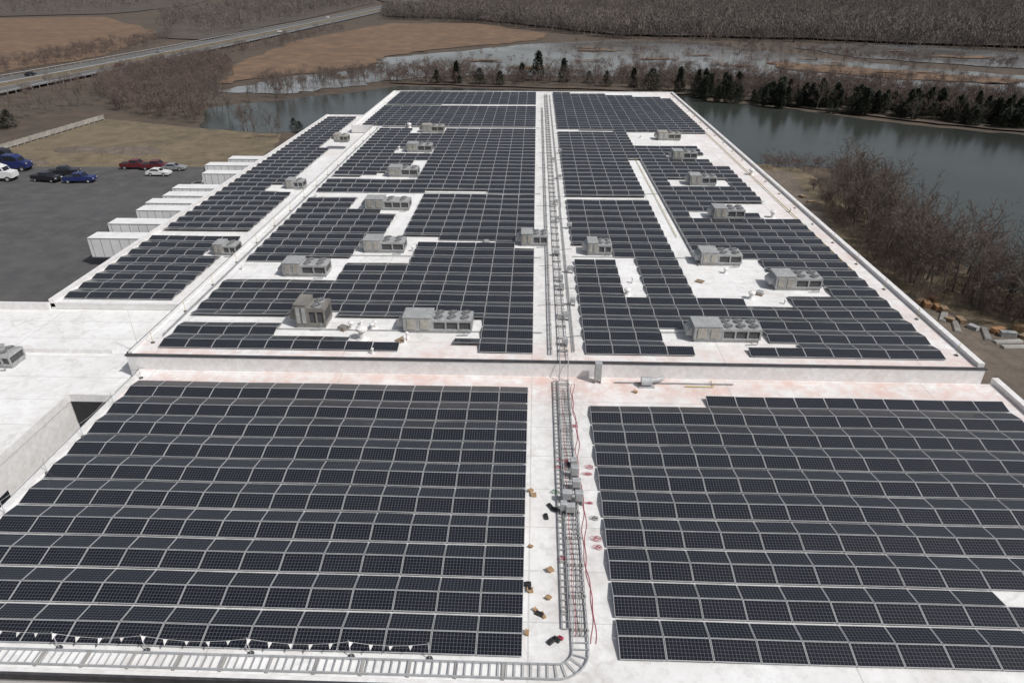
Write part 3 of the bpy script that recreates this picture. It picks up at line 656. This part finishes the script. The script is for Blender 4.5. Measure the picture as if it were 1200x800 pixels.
for i,(y,L) in enumerate(zip(TRY,(15.4,15.4,14.0,15.4,14.0,15.4,14.0,15.4,14.0))):
    body,fr,lg,dr,ru,rb=TS[L]
    parts=[("body",body,(0,0,0)),("side_rail",rb,(0,0,0)),("chassis",fr,(0,0,0)),("landing_gear",lg,(0,0,0)),("landing_gear",lg,(0,-1.6,0)),("rear_door",dr,(0,0,0))]
    if i%3==1: parts.append(("refrigeration_unit",ru,(0,0,0)))
    for ax in(-1.6,-2.9):
        for s in(-1,1): parts.append(("wheel",WB,(ax,s*0.95,0.5)))
    inst("semi_trailer",parts,(XS-0.8-(i*37%5)*0.3,y,0.08),0,1,"white box semi-trailer backed against the warehouse dock","trailer","semi-trailers parked at the loading docks")
def vehicle(kind,pm,loc,rz,label,name,cat,group):
    parts=[]
    if kind=='car': Lh,Wd=4.5,1.8; prof=[(-2.25,0.35),(2.25,0.35),(2.25,0.75),(1.2,0.95),(-1.7,1.0),(-2.25,0.9)]; cab=[(0.9,0.95),(0.2,1.42),(-1.1,1.42),(-1.75,0.98)]
    elif kind=='pickup': Lh,Wd=5.6,1.95; prof=[(-2.8,0.5),(2.8,0.5),(2.8,1.0),(2.6,1.15),(1.3,1.2),(-2.8,1.2)]; cab=[(1.35,1.18),(0.75,1.85),(-0.75,1.85),(-0.95,1.18)]
    else: Lh,Wd=6.4,2.3; prof=[(-3.2,0.7),(3.2,0.7),(3.2,1.7),(2.0,1.9),(-1.4,1.9),(-1.4,1.0),(-3.2,1.0)]; cab=[(2.0,1.85),(1.6,2.7),(0.6,3.1),(-1.3,3.2),(-1.3,1.85)]
    b=MB(); b.prof(prof,-Wd/2,Wd/2)
    parts.append(("body",b.mesh("body",[pm]),(0,0,0)))
    if kind=='pickup': 
        b=MB(); b.box(-1.9,0,1.215,1.6,Wd*0.82,0.02); parts.append(("cargo_bed",b.mesh("cargo_bed",BLK),(0,0,0)))
    n=len(cab); ins=0.18; b=MB()
    zb=min(z for _,z in cab); zt=max(z for _,z in cab)
    P=[]
    for s in(-1,1):
        for x,z in cab: P.append((x,s*(Wd/2-0.04-ins*(z-zb)/(zt-zb)),z))
    b.add(P,[tuple(range(n)),tuple(range(2*n-1,n-1,-1))]+[(i,n+i,n+(i+1)%n,(i+1)%n) for i in range(n)])
    parts.append(("cabin",b.mesh("cabin",pm),(0,0,0)))
    cx=sum(x for x,_ in cab)/n; cz=(zb+zt)/2
    for s in(-1,1):
        q=[]
        for x,z in cab:
            xx=cx+(x-cx)*0.82; zz=cz+(z-cz)*0.7; q.append((xx,s*(Wd/2-0.02-ins*(zz-zb)/(zt-zb)),zz))
        b=MB(); b.add(q,[tuple(range(n))]); parts.append(("window",b.mesh("window",WIN),(0,0,0)))
    for (a,c) in ((0,1),(n-2,n-1))[:1 if kind=='truck' else 2]:
        x0,z0=cab[a];x1,z1=cab[c]; sg=1 if x0>cx else -1
        q=[]
        for t,yy in((0.12,-1),(0.12,1),(0.88,1),(0.88,-1)):
            q.append((x0+(x1-x0)*t+0.02*sg,yy*(Wd/2-0.25),z0+(z1-z0)*t+0.015))
        b=MB(); b.add(q,[(0,1,2,3)]); parts.append(("windscreen",b.mesh("windscreen",WIN),(0,0,0)))
    hl=MB(); hl.box(0,0,0,0.06,0.35,0.16); hm=hl.mesh("headlight",LAMPM)
    for s in(-1,1): parts.append(("headlight",hm,(prof[2][0],s*(Wd/2-0.28),prof[2][1]-0.12)))
    wm=WB if kind=='truck' else WS; wr=0.5 if kind=='truck' else 0.36
    for x in((Lh/2-0.95),-(Lh/2-0.95)):
        for s in(-1,1): parts.append(("wheel",wm,(x,s*(Wd/2-0.1),wr)))
    inst(name,parts,loc,rz,1,label,cat,group)
gp="vehicles parked on the asphalt lot"
def at(u,v,z=0.08): x,y=S(u,v,0); return (x,y,z)
vehicle('pickup',PBLUE,at(95,214),0.1,"dark blue pickup parked on the asphalt","pickup_truck","pickup truck",gp)
vehicle('pickup',PBLK,at(76,206),0.3,"black pickup parked on the asphalt","pickup_truck","pickup truck",gp)
vehicle('pickup',PBLK,at(56,213),-0.2,"black pickup parked on the asphalt","pickup_truck","pickup truck",gp)
vehicle('truck',PBLUE,at(18,200),0.05,"dark blue truck tractor parked by the grass","truck_tractor","truck",gp)
vehicle('truck',PBLK,at(4,192),0.05,"dark truck tractor near the grass","truck_tractor","truck",gp)
vehicle('truck',PWHT,at(0,212),0.1,"white truck tractor at the lot edge","truck_tractor","truck",gp)
vehicle('pickup',PRED,at(160,198),0.05,"dark red pickup at the end of the lot","pickup_truck","pickup truck",gp)
vehicle('pickup',PRED,at(184,199),0.05,"dark red pickup parked beside another red pickup","pickup_truck","pickup truck",gp)
vehicle('car',PGRY,at(205,200),0.1,"grey car at the end of the lot","car","car",gp)
vehicle('car',PWHT,at(187,206),0.0,"white car parked on the asphalt","car","car",gp)
vehicle('pickup',PWHT,at(246,222),0.1,"white pickup near the docked trailers","pickup_truck","pickup truck",gp)
for t,off,pm in((0.18,10,PWHT),(0.33,-9,PRED),(0.42,6,PGRY),(0.55,-7,PWHT),(0.27,7,PBLK),(0.66,9,PWHT)):
    tt=t*(len(HW)-1); i=int(tt); a=Vector(HW[i]); c=Vector(HW[i+1]); d=(c-a).normalized(); q=a.lerp(c,tt-i)+Vector((-d.y,d.x))*off
    vehicle('car',pm,(q.x,q.y,0.86),math.atan2(d.y,d.x),"car driving along the two-way highway","car","car","cars on the highway")
a=Vector(S(-60,196)); c=Vector(S(122,141)); Lf=(c-a).length; n=24
e=ob("fence",None,None,(a.x,a.y,0),math.atan2((c-a).y,(c-a).x)); tag(e,"long low white fence across the dry grass","fence")
FEN=simple("weathered_white_fence",(0.36,0.34,0.31),(0.25,0.235,0.215),0.5,0.8)
b=MB(); b.box(Lf/2,0,0.9,Lf,0.06,1.1); ob("panel",b.mesh("panel",FEN),e)
pm=MB(); pm.box(0,0,0.8,0.16,0.16,1.6,0,0,0.02); pmm=pm.mesh("post",FEN)
for k in range(n+1): ob("post",pmm,e,(Lf*k/n,-0.08,0))
def pile(u,v,mat,label,sc=0.5,name="crate"):
    x,y=S(u,v,0); e=ob(name,None,None,(x,y,0.09),R_()*3,(sc*random.uniform(.8,1.5),sc,sc*random.uniform(.5,1))); tag(e,label,name,"material stacked beside the warehouse")
    b=MB()
    for k in range(5): b.box(0,0,0.12+k*0.24,2.0,1.3,0.1)
    for sx in(-0.9,0,0.9): b.box(sx,0,0.62,0.1,1.34,1.2)
    ob("slats",b.mesh("slats",mat),e)["kind"]="stuff"
    b=MB(); b.box(0,0,1.28,2.1,1.4,0.08); ob("lid",b.mesh("lid",mat),e)
random.seed(11)
for u,v,m in((1085,360,ORG),(1098,363,ORG),(1078,356,WOOD),(1112,377,WOOD),(1168,390,ORG),(1195,388,CARD),(940,232,WOOD),(950,238,WOOD),(1199,396,WOOD),(1105,366,WOOD),(1125,378,WOOD),(1092,352,ORG),(1180,395,HV1),(1140,386,HV1)):
    pile(u,v,m,"slatted wooden crate on sandy ground by the warehouse")
for u,v,rz in((1180,402,0.1),(1190,408,0.05),(1155,393,1.2),(1105,372,1.0),(1120,384,1.2)):
    x,y=S(u,v,0); e=ob("pipe_bundle",None,None,(x,y,0.1),rz,0.6); tag(e,"bundle of white pipes on sandy ground","pipes","material stacked beside the warehouse")
    c=MB(); c.cyl((-2.5,0,0),(2.5,0,0),0.1,0.1,8); cm=c.mesh("pipe",CONC)
    for k in range(6): ob("pipe",cm,e,(0,-0.5+k*0.2,0.1))
    for k in range(5): ob("pipe",cm,e,(0.1,-0.4+k*0.2,0.27))
# ------------------------------------------------------------ trees
def twig(b,p,d,L,wd,mi=0):
    q=p+d*L; a=d.orthogonal().normalized()
    a=Matrix.Rotation(R_()*6.28,3,d)@a
    m=p+d*L*0.5+Vector((R_()-.5,R_()-.5,R_()*0.5))*L*0.15
    b.add([p-a*wd/2,p+a*wd/2,m+a*wd*0.4,m-a*wd*0.4,q],[(0,1,2,3),(3,2,4)],mi)
def rdir(d,ang):
    ax=d.orthogonal().normalized(); ax=Matrix.Rotation(R_()*6.283,3,d)@ax
    return (Matrix.Rotation(ang,3,ax)@d).normalized()
def baretree(h,mats,nb=10,n2=6,n3=6,spread=0.9,tw=0.045,multi=1):
    tr=MB(); cr=MB()
    for _m in range(multi):
        d=Vector((random.uniform(-.12,.12),random.uniform(-.12,.12),1)) if multi==1 else rdir(Vector((0,0,1)),random.uniform(.1,.45))
        d.normalize(); p=Vector((0,0,0)) if multi==1 else Vector((random.uniform(-.3,.3),random.uniform(-.3,.3),0)); pts=[p.copy()]
        for k in range(5):
            d=(d+Vector((random.uniform(-.12,.12),random.uniform(-.12,.12),0.12))).normalized(); p=p+d*h*0.14; pts.append(p.copy())
        r=h*0.016/ (1 if multi==1 else 1.6)
        for k in range(5): tr.cyl(pts[k],pts[k+1],r*(1-k*0.18),r*(1-(k+1)*0.18),6,0,k==0)
        for i in range(nb):
            t=0.2+0.8*(i+R_())/nb; s=t*5; k=min(4,int(s)); base=pts[k].lerp(pts[k+1],s-k)
            bd=rdir(Vector((0,0,1)),spread*(1.15-0.55*t)*random.uniform(.7,1.2)); BL=h*random.uniform(.28,.42)*(1.15-0.4*t)
            mid=base+bd*BL*0.5; bd2=(bd+Vector((0,0,.25))).normalized(); end=mid+bd2*BL*0.5
            rb=r*0.36*(1.1-0.6*t)
            cr.cyl(base,mid,rb,rb*0.7,4,1,False); cr.cyl(mid,end,rb*0.7,rb*0.2,4,1,False)
            for j in range(n2):
                u=0.2+0.8*(j+R_())/n2; q=base.lerp(mid,u*2) if u<.5 else mid.lerp(end,u*2-1)
                sd_=(rdir(bd,random.uniform(.4,1.1))+Vector((0,0,.15))).normalized(); SL=BL*random.uniform(.3,.55)
                twig(cr,q,sd_,SL,tw*1.4)
                for l in range(n3):
                    z=q+sd_*SL*(0.2+0.8*R_()); twig(cr,z,(rdir(sd_,random.uniform(.3,1.2))+Vector((0,0,.1))).normalized(),SL*random.uniform(.3,.6),tw)
    return tr.mesh("trunk",mats[0]),cr.mesh("crown",[mats[1],mats[0]])
def conifer(h,wd):
    tr=MB(); tr.cyl((0,0,0),(0,0,h*0.9),h*0.018,0.02,6)
    cr=MB(); n=1000
    lob=[random.uniform(.65,1.3) for _ in range(7)]; lay=[random.uniform(.7,1.2) for _ in range(8)]
    ex=random.uniform(.35,.6)
    for i in range(n):
        t=i/n; z=h*(0.04+0.90*t)
        pr=min(1,(t+0.12)*4)*(1-t)**ex
        a=R_()*6.283; rad=wd*pr*lob[int((a/6.284*7+t*2)%7)]*lay[int(t*7.9)]*random.uniform(.5,1.05)+0.06
        c=Vector((rad*math.cos(a),rad*math.sin(a),z+random.uniform(-.3,.3)))
        out=Vector((math.cos(a),math.sin(a),random.uniform(-.2,.9))).normalized(); s=h*random.uniform(.025,.06)
        side=Vector((-math.sin(a),math.cos(a),random.uniform(-.5,.5))).normalized()
        cr.add([c-side*s*.5-out*s*.4,c+side*s*.5-out*s*.3,c+out*s],[(0,1,2)])
        cr.add([c-out*s*.5,c+out*s*.4+Vector((0,0,s*.6)),c+side*s*.6],[(0,1,2)])
    return tr.mesh("trunk",BARK),cr.mesh("crown",NEED)
random.seed(21)
T_big=[baretree(9.5,(BARK,TWIGR if i%2 else TWIG),14,7,7,tw=0.03) for i in range(6)]
T_multi=[baretree(7,(BARK,TWIGR),8,6,7,0.8,0.028,3) for _ in range(3)]
T_con=[conifer(7,2.0),conifer(6.5,2.3),conifer(7.5,1.8),conifer(6,2.6),conifer(7,2.1)]
footxy=lambda x,y: (-46<x<35.5 and 15<y<174)
def plant(src,x,y,sc,label,cat,group,name="tree"):
    e=inst(name,[("trunk",src[0],(0,0,0)),("crown",src[1],(0,0,0))],(x,y,0),R_()*6.28,sc,label,cat,group)
    e.scale=(sc*random.uniform(.9,1.2),sc*random.uniform(.9,1.2),sc)
def rnd_in(P):
    xs=[p[0] for p in P]; ys=[p[1] for p in P]
    while True:
        x=random.uniform(min(xs),max(xs)); y=random.uniform(min(ys),max(ys))
        if inpoly(x,y,P): return x,y
BK=SP([(972,203),(1003,218),(1033,253),(1083,292),(1143,327),(1215,353),(1330,388),(1300,420),(1170,378),(1105,358),(1045,322),(1000,276)])
for k in range(84):
    x,y=rnd_in(BK); plant(random.choice(T_big),x,y,random.uniform(.6,1.2),"bare reddish-brown deciduous tree on the lake bank","tree","bare trees on the lake bank")
for k in range(40):
    x,y=rnd_in(BK); plant(random.choice(T_multi),x,y,random.uniform(.35,.75),"bare multi-stemmed shrub on the lake bank","shrub","bare shrubs on the lake bank","shrub")
SPIT=SP([(455,98),(520,92),(640,92),(760,94),(850,98),(960,108),(1080,116),(1210,126),(1300,140),(1300,165),(1210,157),(1100,147),(1000,135),(900,122),(830,114),(700,106),(560,102)])
sheet("shore",SPIT,0.4,GROUND,1.0,6)
for k in range(60):
    x,y=rnd_in(SPIT); plant(random.choice(T_big),x,y,random.uniform(.6,.95),"bare tree on the strip of land between the waters","tree","bare trees on the land strip")
for (u,v,s) in((535,99,1.15),(562,100,1.0),(631,96,1.55),(612,97,1.0),(660,98,1.25),(690,99,.8),(763,108,1.3),(742,104,1.0),(795,109,1.2),(512,99,.8),(586,101,.8),(710,103,.9)):
    x,y=S(u,v); plant(random.choice(T_con),x,y,s,"dark green conifer standing among bare trees","conifer tree","dark conifers on the land strip","conifer_tree")
for k in range(165):
    u=random.uniform(812,1235); v=117+(u-830)*0.092+random.uniform(-9,3); x,y=S(u,v)
    plant(random.choice(T_con),x,y,random.uniform(.45,1.1),"dark green conifer at the lake shore","conifer tree","dark conifers on the land strip","conifer_tree")
LB=SP([(250,155),(240,140),(250,112),(300,108),(440,96),(450,104),(330,122),(262,128),(330,162),(300,166)])
for k in range(34):
    x,y=rnd_in(LB)
    if not footxy(x,y): plant(random.choice(T_big),x,y,random.uniform(.6,.95),"bare tree at the edge of the pond","tree","bare trees around the pond")
for u,v in((345,152),(352,156),(0,152),(12,150)): 
    x,y=S(u,v); plant(T_con[3],x,y,.8 if u<100 else .5,"dark evergreen at the edge of the grass","conifer tree","dark conifers at the grass edge","conifer_tree")
for u in range(2,125,9):
    x,y=S(u,140-u*0.12+random.uniform(-7,3)); plant(random.choice(T_big),x,y,random.uniform(.55,.85),"bare roadside tree above the dry grass","tree","bare roadside trees")
def lowtree(h,n,wd,rng):
    tri=[]
    tri+=[(-h*.012,0,0),(h*.012,0,0),(0,0,h*.75)]
    nl=6; lobes=[(rng.uniform(-.2,.2)*h,rng.uniform(-.2,.2)*h,rng.uniform(.3,.78)*h,rng.uniform(.14,.22)*h) for _ in range(nl)]
    for i in range(n):
        lx,ly,lz,lr=lobes[rng.randint(nl)]
        d=rng.normal(size=3); d/=np.linalg.norm(d); r=lr*rng.uniform(.2,1.0)
        p=np.array((lx,ly,lz))+d*r*np.array((1,1,.9)); p[2]=max(p[2],0.3)
        q=np.array((p[0]*0.6,p[1]*0.6,-h*0.1+lz*0.3)); dr=p-q; dr=dr/np.linalg.norm(dr)+rng.normal(size=3)*0.35; dr/=np.linalg.norm(dr)
        L=h*rng.uniform(.06,.16); s=np.cross(dr,rng.normal(size=3)); s/=np.linalg.norm(s)
        tri+=[tuple(p-dr*L*.5-s*wd/2),tuple(p-dr*L*.5+s*wd/2),tuple(p+dr*L*.5)]
    return np.array(tri,dtype=np.float32)
def mass(name,label,polys,h,wd,mat,seedv,n=60,smin=.7,smax=1.15):
    random.seed(seedv); rng=np.random.RandomState(seedv); V=[lowtree(h,n,wd,rng) for _ in range(8)]; out=[]
    for P,cnt in polys:
        for _ in range(cnt):
            x,y=rnd_in(P)
            if footxy(x,y): continue
            b=V[rng.randint(8)]; a=R_()*6.28; c,s=math.cos(a),math.sin(a); k=random.uniform(smin,smax)
            w_=k*random.uniform(.9,1.3)
            m=np.array([[c*w_,s*w_,0],[-s*w_,c*w_,0],[0,0,k]],dtype=np.float32)
            out.append(b@m+np.array((x,y,0),dtype=np.float32))
    A=np.concatenate(out); nv=len(A); me=bpy.data.meshes.new(name)
    me.vertices.add(nv); me.vertices.foreach_set('co',A.ravel()); me.loops.add(nv); me.loops.foreach_set('vertex_index',np.arange(nv,dtype=np.int32))
    me.polygons.add(nv//3); me.polygons.foreach_set('loop_start',np.arange(0,nv,3,dtype=np.int32)); me.update(calc_edges=True)
    me.materials.append(mat); o=ob(name,me); tag(o,label,"woods",None,"stuff")
W1=SP([(450,20),(560,24),(640,33),(720,42),(950,47),(1010,50),(1300,62),(1300,45),(1200,8),(800,2),(520,2)])
W1e=SP([(450,23),(560,28),(640,37),(720,46),(950,51),(1010,54),(1300,66),(1300,54),(1010,44),(720,37),(560,20),(455,14)])
W1b=SP([(520,8),(1000,10),(1300,20),(1250,-14),(380,-14),(480,0)])
W2=SP([(180,40),(200,18),(330,2),(430,-4),(440,4),(380,16),(300,32),(240,44)])
W3=SP([(-250,22),(0,19),(130,16),(220,6),(300,-8),(-300,-10)])
mass("far_woods","distant bare brown woods beyond the marsh",[(W1,3800),(W1e,2400),(W1b,4500),(W2,900),(W3,1700)],14,0.30,FARW,5,90,.5,1.15)
B1=SP([(120,96),(150,86),(200,74),(255,70),(275,78),(262,98),(248,112),(236,146),(190,140),(130,128),(112,110)])
B2=SP([(0,78),(60,66),(150,50),(200,42),(205,48),(130,66),(0,92)])
B3=SP([(300,100),(450,86),(520,80),(560,86),(450,96),(320,112)])
B4=SP([(820,56),(960,62),(1100,72),(1250,84),(1250,90),(1080,80),(940,70),(840,60)])
B5=SP([(700,94),(850,95),(960,103),(1100,112),(1260,126),(1260,154),(1100,143),(960,126),(840,112),(700,103)])
B6=SP([(440,96),(520,90),(700,92),(700,104),(560,101),(450,102)])
B7=SP([(680,84),(850,84),(1000,95),(1260,112),(1260,120),(1000,106),(850,95),(690,92)])
B8=SP([(30,112),(130,92),(230,70),(330,48),(400,32),(405,36),(330,56),(230,80),(130,104),(30,128)])
B9=SP([(480,84),(560,66),(700,54),(840,58),(1000,76),(1200,94),(1200,108),(1000,96),(850,84),(700,84),(560,86)])
mass("thicket","reddish-brown leafless thicket around the marsh",[(B1,700),(B2,220),(B3,160),(B4,110),(B5,1000),(B6,220),(B7,220),(B8,200),(B9,110)],7.5,0.09,TWIGR,9,180,.45,1.0)
SH=SP([(890,190),(985,196),(1000,206),(960,205),(895,198)])
mass("bank_brush","low dry brush along the lake bank",[(BK,330),(SH,80),(SP([(960,215),(1000,276),(1045,322),(1105,358),(1090,362),(1030,325),(985,275),(950,222)]),120)],3.8,0.035,TWIGR,12,170,.35,1.1)
